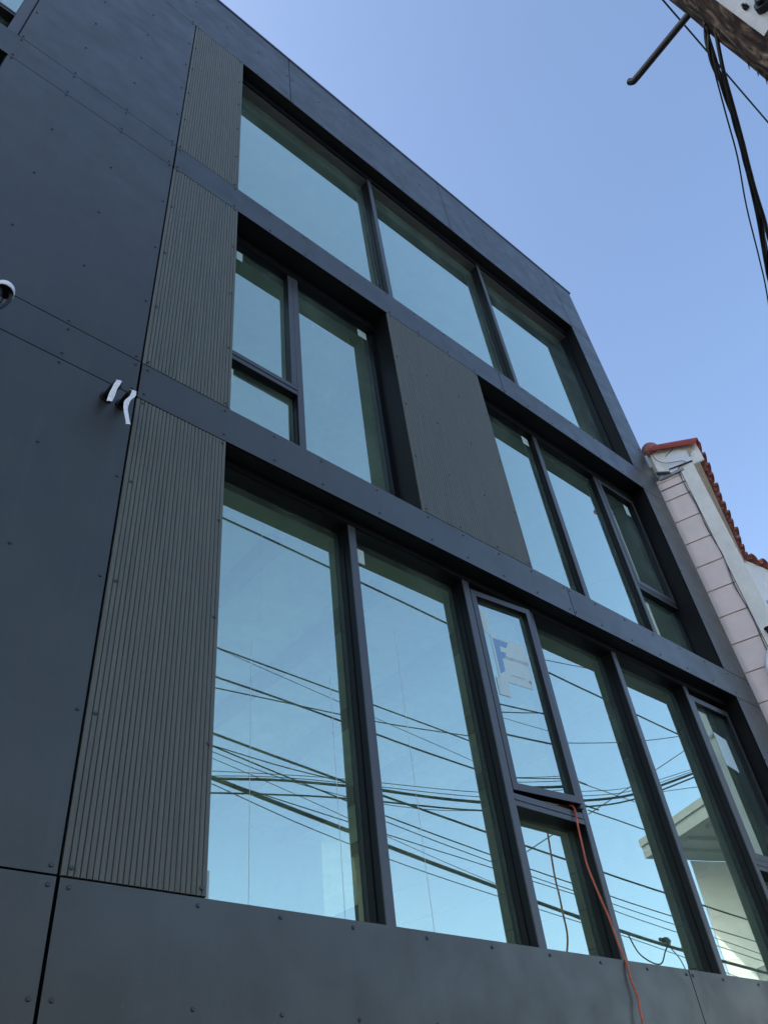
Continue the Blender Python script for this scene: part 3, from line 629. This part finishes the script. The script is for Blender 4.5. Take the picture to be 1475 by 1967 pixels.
# cables over the street behind the viewer: they show only as reflections in the windows
WIRES = [(-4.3, 0.0239, [(4.754, 10.047), (6.269, 10.004), (7.784, 9.95), (9.299, 9.886), (10.814, 9.817), (12.329, 9.747), (13.843, 9.678), (15.358, 9.615), (16.873, 9.56)]), (-4.5, 0.0159, [(4.869, 7.884), (5.483, 7.868), (6.097, 7.852), (6.711, 7.834), (7.326, 7.817), (7.94, 7.798), (8.554, 7.779), (9.168, 7.76), (9.782, 7.74)]), (-4.2, 0.0191, [(4.675, 7.216), (5.271, 7.203), (5.867, 7.182), (6.462, 7.155), (7.058, 7.125), (7.654, 7.096), (8.25, 7.069), (8.846, 7.049), (9.442, 7.038)]), (-4.6, 0.0124, [(6.032, 7.442), (7.463, 7.578), (8.893, 7.766), (10.323, 8.003), (11.753, 8.288), (13.184, 8.618), (14.614, 8.993), (16.044, 9.41), (17.475, 9.867)]), (-5.0, 0.0068, [(5.163, 8.257), (5.788, 8.193), (6.414, 8.13), (7.04, 8.066), (7.665, 8.002), (8.291, 7.938), (8.917, 7.874), (9.542, 7.81), (10.168, 7.746)]), (-4.4, 0.0223, [(4.801, 6.553), (6.334, 6.419), (7.867, 6.293), (9.4, 6.177), (10.933, 6.068), (12.467, 5.967), (14.0, 5.872), (15.533, 5.783), (17.066, 5.7)]), (-5.0, 0.0186, [(5.169, 6.721), (6.825, 6.692), (8.48, 6.776), (10.136, 6.968), (11.792, 7.263), (13.448, 7.655), (15.104, 8.139), (16.759, 8.709), (18.415, 9.361)]), (-5.2, 0.0113, [(5.288, 6.868), (6.594, 6.831), (7.901, 6.869), (9.208, 6.977), (10.515, 7.147), (11.822, 7.373), (13.129, 7.649), (14.435, 7.969), (15.742, 8.325)]), (-4.8, 0.0137, [(5.049, 6.62), (6.658, 6.405), (8.267, 6.218), (9.875, 6.053), (11.484, 5.91), (13.093, 5.784), (14.702, 5.674), (16.31, 5.576), (17.919, 5.487)]), (-5.1, 0.008, [(5.232, 6.719), (5.834, 6.642), (6.436, 6.593), (7.038, 6.57), (7.641, 6.573), (8.243, 6.604), (8.845, 6.661), (9.447, 6.745), (10.049, 6.855)]), (-5.3, 0.0066, [(5.339, 6.744), (5.981, 6.646), (6.624, 6.538), (7.267, 6.424), (7.91, 6.306), (8.553, 6.188), (9.195, 6.073), (9.838, 5.963), (10.481, 5.862)]), (-4.6, 0.0388, [(4.925, 6.097), (6.299, 5.912), (7.674, 5.73), (9.048, 5.554), (10.423, 5.389), (11.797, 5.239), (13.172, 5.109), (14.546, 5.002), (15.921, 4.923)]), (-4.7, 0.0087, [(4.988, 6.072), (6.222, 5.831), (7.455, 5.643), (8.688, 5.497), (9.921, 5.377), (11.154, 5.272), (12.387, 5.167), (13.62, 5.049), (14.853, 4.906)]), (-5.4, 0.0106, [(8.451, 6.498), (9.777, 6.337), (11.104, 6.198), (12.431, 6.077), (13.758, 5.967), (15.085, 5.862), (16.412, 5.756), (17.738, 5.644), (19.065, 5.519)]), (-5.5, 0.0109, [(11.891, 6.107), (13.15, 6.014), (14.143, 5.873), (16.275, 5.683)]), (-4.0, 0.0112, [(11.773, 9.725), (13.312, 10.019), (14.597, 10.24)]), (-6.0, 0.0139, [(14.884, 8.036), (17.162, 9.197), (18.385, 9.823), (20.518, 10.922)]), (-6.0, 0.0128, [(14.89, 8.737), (17.153, 8.693)]), (-6.2, 0.0195, [(15.221, 8.263), (17.529, 8.186)]), (-5.8, 0.0186, [(13.135, 7.352), (12.879, 6.143), (12.673, 5.168)]), (-5.8, 0.0135, [(12.27, 6.779), (13.37, 7.341)])]
WLAB = ['thick black cable mirrored near the tops of the lowest windows, above all the others', 'black cable mirrored second from the top of the lowest left pane', 'thick black cable mirrored third from the top of the lowest left pane', 'thin black cable that forks off the third mirrored cable and runs nearly level', 'hair-thin cable mirrored between the second and third cables of the lowest windows', 'thick straight cable mirrored at mid height of the lowest left pane, heading downhill', 'black cable mirrored at mid height that levels out and climbs again to the right', 'thin cable mirrored just above the one that levels out and climbs', 'black cable mirrored crossing under the levelling ones and running on to the last pane', 'thin cable mirrored under the crossing bundle and ending nearly level', 'hair-thin cable mirrored dropping steeply from the left end of the crossing bundle', 'thickest black cable bundle mirrored low in the lowest windows, carrying the splice boxes', 'thin cable mirrored just beneath the thickest bundle', 'thin cable mirrored above the thickest bundle, running to the last pane', 'thin cable mirrored lowest of the parallel three in the bay right of the casement', 'thin short cable mirrored high in the bay right of the open casement', 'thin cable mirrored rising steeply to the right in the bays right of the casement', 'thin cable mirrored falling to the right across the steeply rising one', 'medium cable mirrored falling to the right below the crossing of thin cables', 'dark drop wire mirrored standing almost upright in the small lower pane', 'thin slanting wire mirrored beside the upright one in the small lower pane']
for i, (Y, r, pts) in enumerate(WIRES):
    if i in (6, 19): continue
    P3 = [Vector((x, Y, z)) for x, z in pts]
    if i not in (13, 15, 16, 17, 18, 19, 20):
        a = P3[0]-P3[1]; a /= abs(a.x); e_ = P3[-1]-P3[-2]; e_ /= abs(e_.x)
        P3 = [P3[0]+a*q for q in (6, 5, 4, 3, 2, 1)] + P3
        P3 = P3 + [P3[-1]+e_*q for q in range(1, 10 if i in (0, 5, 8, 11, 12, 13, 6) else 4)]
    mb = MB(); mb.tube(spline(P3, 4), r*0.72, 8); o = mb.build('street_cable', CABLE, origin=P3[0], smooth=True)
    tag(o, WLAB[i], 'cable', 'street cables mirrored in the windows')
# splice boxes on the thick cable
for x, z, s_ in ((14.0, 5.13, 0.06), (14.7, 5.06, 0.11)):
    mb = MB(); mb.box(x-s_, x+s_, -4.66, -4.54, z-0.09, z+0.04, bev=0.02); mb.tube([(x-s_-0.08, -4.61, z), (x+s_+0.08, -4.61, z)], 0.035); o = mb.build('splice_box', CABLE, origin=(x, -4.6, z))
    tag(o, 'black %s splice box on the thickest mirrored street cable' % ('smaller left' if s_ < .1 else 'larger right'), 'splice box', 'splice boxes on the street cable')
mb = MB(); mb.tube(spline([(12.9, -4.6, 5.1), (13.1, -4.6, 4.82), (13.6, -4.6, 4.72), (13.9, -4.6, 4.95), (14.1, -4.6, 5.1)], 6), 0.012); mb.tube(spline([(14.1, -4.62, 5.05), (14.35, -4.62, 4.8), (14.4, -4.62, 4.3), (14.3, -4.62, 3.2)], 6), 0.009); mb.tube(spline([(14.7, -4.62, 4.98), (14.5, -4.62, 4.75), (14.42, -4.62, 4.3)], 6), 0.009)
tag(mb.build('cable_loop', CABLE, origin=(14, -4.6, 5), smooth=True), 'drooping black cable loop under the splice boxes, seen only as a reflection', 'cable loop')

# ---------------------------------------------------------------- neighbouring house with the pink side wall
NP = Vector((9.05, -0.43, 0)); E1 = Vector((0.952, 0.305, 0)); E2 = Vector((0.305, -0.952, 0))
def N3(a, t, z): return NP+E1*a+E2*t+Vector((0, 0, z))
nh = empty('neighbor_house', NP+E1*2); tag(nh, 'neighbouring house with pale pink side wall, pale corner board and red clay tile eave', 'house')
def nbox(mb, a0, a1, t0, t1, z0, z1): mb.prism([N3(a0, t0, z0), N3(a1, t0, z0), N3(a1, t1, z0), N3(a0, t1, z0)], (0, 0, z1-z0))
mb = MB(); nbox(mb, 0.02, 3.4, -6.0, -0.02, 0.02, 9.30); mb.build('wall', STUCCO, nh)
# pink boards, each lapping the one below
mb = MB(); zt = 8.735
nbox(mb, -0.012, 0.018, -6.0, -0.175, 9.235, 9.29)
rows_ = [(9.228, 9.105, 0.004), (9.09, 8.90, 0.0)] + [(8.89-0.391*i, 8.89-0.391*(i+1)+0.0085, 0) for i in range(22)]
for zt_, zb_, ex in rows_:
    segs = [(-0.60, -0.175), (-1.35, -0.606), (-2.2, -1.356)]
    for t0, t1 in segs: mb.prism([N3(-0.002-ex, t0, zt_), N3(-0.014-ex, t0, zb_), N3(0.018, t0, zb_), N3(0.018, t0, zt_)], N3(0, t1, 0)-N3(0, t0, 0))
    mb.prism([N3(-0.002, -6, zt_), N3(-0.014, -6, zb_), N3(0.018, -6, zb_), N3(0.018, -6, zt_)], N3(0, -2.206, 0)-N3(0, -6, 0))
mb.build('pink_cladding', PINK, nh)
mb = MB(); nbox(mb, 0.0183, 0.0196, -5.9, -0.03, 0.03, 9.28); mb.build('membrane', BACK, nh)
mb = MB(); nbox(mb, -0.030, 0.0185, -0.168, 0.0, 0.03, 9.30); nbox(mb, -0.024, 0.10, 0.0012, 0.020, 0.03, 9.30); mb.build('corner_board', TRIMW, nh)
# white boarded gable end with a hatch-like patch
mb = MB()
for i in range(6):
    t0 = -0.45+i*0.105; t1 = t0+0.102; s = 0.26/0.6
    zA, zB = 9.905-(t0+0.4)*0.433, 9.905-(t1+0.4)*0.433
    mb.prism([N3(-0.016, t0, 9.312), N3(-0.016, t1, 9.312), N3(-0.016, t1, min(zB, 9.86)), N3(-0.016, t0, min(zA, 9.88))], E1*0.03)
mb.build('gable_board', TRIMW, nh)
mb = MB(); mb.prism([N3(-0.030, -0.30, 9.40), N3(-0.030, 0.02, 9.36), N3(-0.030, 0.10, 9.50), N3(-0.030, -0.12, 9.69), N3(-0.030, -0.27, 9.62)], E1*0.012); mb.build('gable_patch', WHITEP, nh)
mb = MB(); nbox(mb, -0.05, 0.0, -0.47, -0.12, 9.268, 9.306); mb.prism([N3(-0.10, -0.48, 9.40), N3(-0.10, -0.30, 9.30), N3(-0.10, -0.30, 9.29), N3(-0.10, -0.48, 9.38)], E1*0.09); mb.build('flashing', GALV, nh)
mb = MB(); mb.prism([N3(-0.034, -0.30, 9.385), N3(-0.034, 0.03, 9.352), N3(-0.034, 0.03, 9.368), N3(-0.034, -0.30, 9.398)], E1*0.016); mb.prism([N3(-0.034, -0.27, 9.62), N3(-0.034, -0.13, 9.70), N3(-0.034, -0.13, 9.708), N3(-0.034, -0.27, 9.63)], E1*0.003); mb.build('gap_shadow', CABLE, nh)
mb = MB(); mb.prism([(8.695, 0.03, 9.66), (8.90, 0.10, 9.34), (8.90, 0.10, 9.30), (8.695, 0.03, 9.42)], (0.02, -0.06, 0)); mb.build('gutter_end', GALV, nh)
# soffit and fascia running along the front
mb = MB(); nbox(mb, -0.03, 3.42, 0.0202, 0.050, 9.44, 9.60); nbox(mb, -0.03, 3.42, 0.0505, 0.085, 9.50, 9.61); nbox(mb, -0.03, 3.42, 0.0855, 0.120, 9.545, 9.62)
mb.build('fascia', CREAM, nh)
mb = MB(); mb.prism([N3(0.02, -0.55, 9.31), N3(0.02, -0.02, 9.31), N3(0.02, 0.10, 9.61), N3(0.02, -0.38, 9.84), N3(0.02, -0.55, 9.78)], E1*3.4); mb.build('roof_deck', CREAM, nh)
# clay barrel tiles
def barrel(mb, a, ta, za, tb, zb, r0, r1, th=0.012, up=1, n=10, full=math.pi):
    """half-round tile from (ta,za) to (tb,zb)"""
    A = N3(a, ta, za); B = N3(a, tb, zb); d = (B-A).normalized(); s = E1; nn = s.cross(d).normalized()
    if nn.z < 0: nn = -nn
    nn = nn*up
    def ring(c, r): return [c+s*(r*math.cos(full*k/n+(math.pi-full)/2))+nn*(r*math.sin(full*k/n+(math.pi-full)/2)) for k in range(n+1)]
    o0, o1, i0, i1 = ring(A, r0), ring(B, r1), ring(A, r0-th), ring(B, r1-th)
    mb.grid([o0, o1]); mb.grid([i0, i1]); mb.grid([o0, i0]); mb.grid([o1, i1])
    mb.grid([[o0[0], o1[0]], [i0[0], i1[0]]]); mb.grid([[o0[-1], o1[-1]], [i0[-1], i1[-1]]])
mb = MB(); rg = random.Random(5)
for i in range(13):
    a = 0.20+0.262*i; j = rg.uniform(-.012, .012); e = rg.uniform(-.015, .02)
    for (ta, za, tb, zb) in ((-0.42, 9.945, -0.08, 9.815), (-0.14, 9.83, 0.20+e, 9.70)):
        barrel(mb, a+j, ta, za, tb, zb, 0.085, 0.100)
        barrel(mb, a+j-0.131, ta, za-0.012, tb-0.02, zb-0.012, 0.095, 0.082, up=-1)
mb.build('tile_roof', TILE, nh)
mb = MB(); barrel(mb, 0.0, -0.42, 9.84, 0.19, 9.60, 0.100, 0.112, th=0.014, full=math.pi*1.25); mb.build('rake_tile', TILER, nh, smooth=False)
mb = MB()
for j in range(9):
    pass
rr = [[N3(0.03+0.15*math.sin(math.pi*j/10)*math.cos(2*math.pi*k/16)*(1+.08*math.sin(k*2.1)), -0.42+0.13*math.cos(math.pi*j/10), 9.895+0.115*math.sin(math.pi*j/10)*math.sin(2*math.pi*k/16)*(1+.06*math.sin(k*3))) for k in range(17)] for j in range(11)]
mb.grid(rr); mb.build('ridge_mortar', MORTAR, nh, smooth=True)
mb = MB()
for i in range(12): barrel(mb, 0.28+0.28*i, -0.52, 9.90, -0.36, 9.91, 0.10, 0.10)
mb.build('ridge_tile', TILE, nh)
# cable clipped along the corner board
cb = []
for i in range(30):
    z = 9.34-0.19*i; cb.append(N3(-0.024-0.006*math.sin(i*1.7), -0.185-0.012*math.sin(i*1.3)-0.008*math.sin(i*.6), z))
cb = [N3(-0.05, -0.43, 9.82), N3(-0.06, -0.40, 9.62), N3(-0.05, -0.30, 9.50), N3(-0.05, -0.1, 9.42), N3(-0.04, -0.06, 9.36)] + cb
mb = MB(); mb.tube(spline(cb, 4), 0.0045, 6); tag(mb.build('phone_cable', CABLE, origin=cb[0], smooth=True), 'thin black cable draped down between the pink siding and the corner board', 'cable')
cb2 = [p+Vector((0.004, -0.004, 0))+E2*(0.014*math.sin(i*0.9+1)-0.006) for i, p in enumerate(cb[4:])]
mb = MB(); mb.tube(spline(cb2, 4), 0.003, 6); tag(mb.build('phone_cable', GALV, origin=cb2[0], smooth=True), 'thin grey wire twisting beside the black cable on the corner board', 'cable')
# white bent conduit low on the pink wall
q = [N3(-0.05, -0.02, 6.36), N3(-0.06, -0.12, 6.34), N3(-0.06, -0.22, 6.24), N3(-0.06, -0.275, 6.10), N3(-0.06, -0.28, 5.96), N3(-0.06, -0.23, 5.82), N3(-0.06, -0.13, 5.74), N3(-0.05, -0.02, 5.72)]
mb = MB(); mb.tube(spline(q, 6), 0.026, 12); tag(mb.build('bent_conduit', WHITEP, origin=q[0], smooth=True), 'white bent conduit at the right edge on the pink siding', 'conduit')
# small light fitting at the frame edge
q = N3(-0.05, -0.085, 6.56)
mb = MB(); mb.tube([q, q+Vector((-.01, 0, -.07))], [0.03, 0.02], 12); mb.tube([q+Vector((0, 0, .015)), q+Vector((0, 0, .002))], 0.042, 14); tag(mb.build('cable_bracket', CABLE, origin=q), 'small black round bracket on the pale corner board at the right edge', 'bracket')

# ---------------------------------------------------------------- cream house beyond
ch = empty('stucco_house', (14.0, 1.6, 0)); tag(ch, 'cream stucco house with wavy red tile coping, behind the pale corner board', 'house')
CQ = Vector((11.95, 0.48, 0)); D1 = Vector((0.989, -0.148, 0)); D2 = Vector((0.148, 0.989, 0))
def C3(a, t, z): return CQ+D1*a+D2*t+Vector((0, 0, z))
def cbox(mb, a0, a1, t0, t1, z0, z1): mb.prism([C3(a0, t0, z0), C3(a1, t0, z0), C3(a1, t1, z0), C3(a0, t1, z0)], (0, 0, z1-z0))
mb = MB(); cbox(mb, 0, 5, 0, 3.2, 8.78, 9.62); cbox(mb, 0, 0.13, 0, 3.2, 0.02, 8.779); cbox(mb, 0.95, 5, 0, 3.2, 0.02, 8.779); cbox(mb, 0.1301, 0.9499, 0.0, 3.2, 0.02, 7.2); cbox(mb, 0.1301, 0.9499, 0.12, 3.2, 7.2005, 8.779); mb.build('wall', STUCCO, ch)
mb = MB(); cbox(mb, 0.12, 0.19, -0.03, 0.0, 7.15, 8.82); cbox(mb, 0.89, 0.96, -0.03, 0.0, 7.15, 8.82); cbox(mb, 0.191, 0.889, -0.03, 0.0, 8.75, 8.82); cbox(mb, 0.191, 0.889, -0.03, 0.0, 7.15, 7.22)
cbox(mb, 0.22, 0.25, 0.02, 0.06, 7.23, 8.74); cbox(mb, 0.83, 0.86, 0.02, 0.06, 7.23, 8.74); cbox(mb, 0.251, 0.829, 0.02, 0.06, 8.70, 8.74)
win = mb.build('window', WHITEP, ch)
mb = MB(); cbox(mb, 0.251, 0.829, 0.035, 0.045, 7.23, 8.699); mb.build('pane', CLEAR, win)
mb = MB()
def cbar(mb, a, r, z0, up):
    n = 10; s = D1; nn = Vector((0, 0, 1))*up
    A = C3(a, -0.09, z0); B = C3(a, 0.35, z0+0.10)
    def ring(c, rr): return [c+s*(rr*math.cos(math.pi*k/n))+nn*(rr*math.sin(math.pi*k/n)) for k in range(n+1)]
    o0, o1, i0, i1 = ring(A, r), ring(B, r*.9), ring(A, r-.013), ring(B, r*.9-.013)
    mb.grid([o0, o1]); mb.grid([i0, i1]); mb.grid([o0, i0]); mb.grid([o1, i1]); mb.grid([[o0[0], o1[0]], [i0[0], i1[0]]]); mb.grid([[o0[-1], o1[-1]], [i0[-1], i1[-1]]])
for i in range(16): cbar(mb, 0.12+0.30*i, 0.095, 9.66, 1); cbar(mb, 0.27+0.30*i, 0.085, 9.68, -1)
mb.build('tile_coping', TILE, ch)

# ---------------------------------------------------------------- house across the street (seen mirrored in the windows)
oh = empty('corner_house', (33, -13, 0)); tag(oh, 'pale house across the street with deep overhanging roof, mirrored in the lowest right panes', 'house')
W0 = Vector((30.6, -12.3, 0)); A1 = Vector((0.937, 0.35, 0)); A2 = Vector((0.349, -0.937, 0))
mb = MB(); mb.prism([W0+Vector((0, 0, 0.02)), W0+A1*9+Vector((0, 0, 0.02)), W0+A1*9+A2*7+Vector((0, 0, 0.02)), W0+Vector((6.2, -3.25, 0.02))], (0, 0, 11.497)); mb.build('wall', OPPW, oh)
T0 = Vector((28.64, -13.0, 0))
mb = MB(); z0 = Vector((0, 0, 11.52))
pts = [T0, T0-A2*9.5, T0-A2*9.5+A1*14, T0+A1*14]
mb.prism([p+z0 for p in pts], (0, 0, 0.42)); mb.prism([p-A1*0.06-A2*0.0+Vector((0, 0, 11.945)) for p in pts], (0, 0, 0.26)); mb.build('roof', OPPF, oh)
mb = MB()
for i in range(1, 9):
    q0 = T0-A2*(i*1.1)+A1*0.4; mb.prism([q0+Vector((0, 0, 11.40)), q0+A2*0.12+Vector((0, 0, 11.40)), q0+A2*0.12+Vector((0, 0, 11.518)), q0+Vector((0, 0, 11.518))], A1*12)
mb.build('soffit_beam', OPPF, oh)
mb = MB()
for i in range(26):
    z = 0.5+i*0.42; q0 = W0-A2*0.012; mb.prism([q0+Vector((0, 0, z)), q0+A1*9+Vector((0, 0, z)), q0+A1*9+Vector((0, 0, z+0.41)), q0+Vector((0, 0, z+0.41))], A2*0.011)
mb.build('siding', OPPW, oh)
mb = MB(); q0 = W0-A2*2.2+A1*1.2; mb.prism([q0+Vector((0, 0, 7.3)), q0+A1*7+Vector((0, 0, 7.3)), q0+A1*7+A2*2.17+Vector((0, 0, 7.3)), q0+A2*2.17+Vector((0, 0, 7.3))], (0, 0, 0.45)); mb.build('porch_roof', OPPF, oh)

# unseen row of low houses opposite, added to block low sky from lower panels
rcol = ('tan', 'blue grey', 'pale grey', 'brown')
for i in range(7):
    x0 = -30+7.6*i; h = 5.6+0.35*((i*3) % 4); k = i % 4; y0 = -16.6
    rh = empty('row_house', (x0+3.7, y0-4, 0)); tag(rh, '%s low house across the street, %s in the row behind the viewer' % (rcol[k], ('first', 'second', 'third', 'fourth', 'fifth', 'sixth', 'seventh')[i]), 'house', 'row houses across the street')
    mb = MB(); mb.box(x0, x0+7.4, y0-9, y0, 0.02, h); mb.build('wall', ROWW[k], rh)
    mb = MB(); mb.box(x0-0.02, x0+7.42, y0-9.05, y0+0.12, h+0.002, h+0.16); mb.build('roof', OPPF, rh)
    for xa in (0.9, 4.3):
        mb = MB(); mb.box(x0+xa, x0+xa+2.2, y0+0.002, y0+0.06, 3.2, 4.7); wn = mb.build('window', WHITEP, rh)
        mb = MB(); mb.box(x0+xa+0.1, x0+xa+2.1, y0+0.062, y0+0.07, 3.3, 4.6); mb.build('pane', GASKET, wn)
    mb = MB(); mb.box(x0+0.9, x0+3.6, y0+0.002, y0+0.05, 0.03, 2.3); mb.build('garage_door', WHITEP, rh)
    mb = MB(); mb.box(x0+5.0, x0+5.95, y0+0.002, y0+0.05, 0.03, 2.15); mb.build('door', FRAME, rh)
# ---------------------------------------------------------------- ground, street
def sheet(name, x0, x1, y0, y1, z, m, t=0.0):
    mb = MB()
    if t: mb.box(x0, x1, y0, y1, z-t, z)
    else: mb.grid([[(x0, y0, z), (x1, y0, z)], [(x0, y1, z), (x1, y1, z)]])
    o = mb.build(name, m); o['kind'] = 'structure'; return o
sheet('ground', -600, 600, -600, 600, -0.16, CONC)
sheet('road', -300, 300, -13.0, -4.31, -0.13, ASPHALT)
sheet('pavement', -300, 300, -4.15, 40, 0.0, CONC, 0.14)
sheet('kerb', -300, 300, -4.30, -4.152, 0.004, CONC, 0.16)
sheet('pavement', -300, 300, -16.5, -13.05, 0.0, CONC, 0.14)
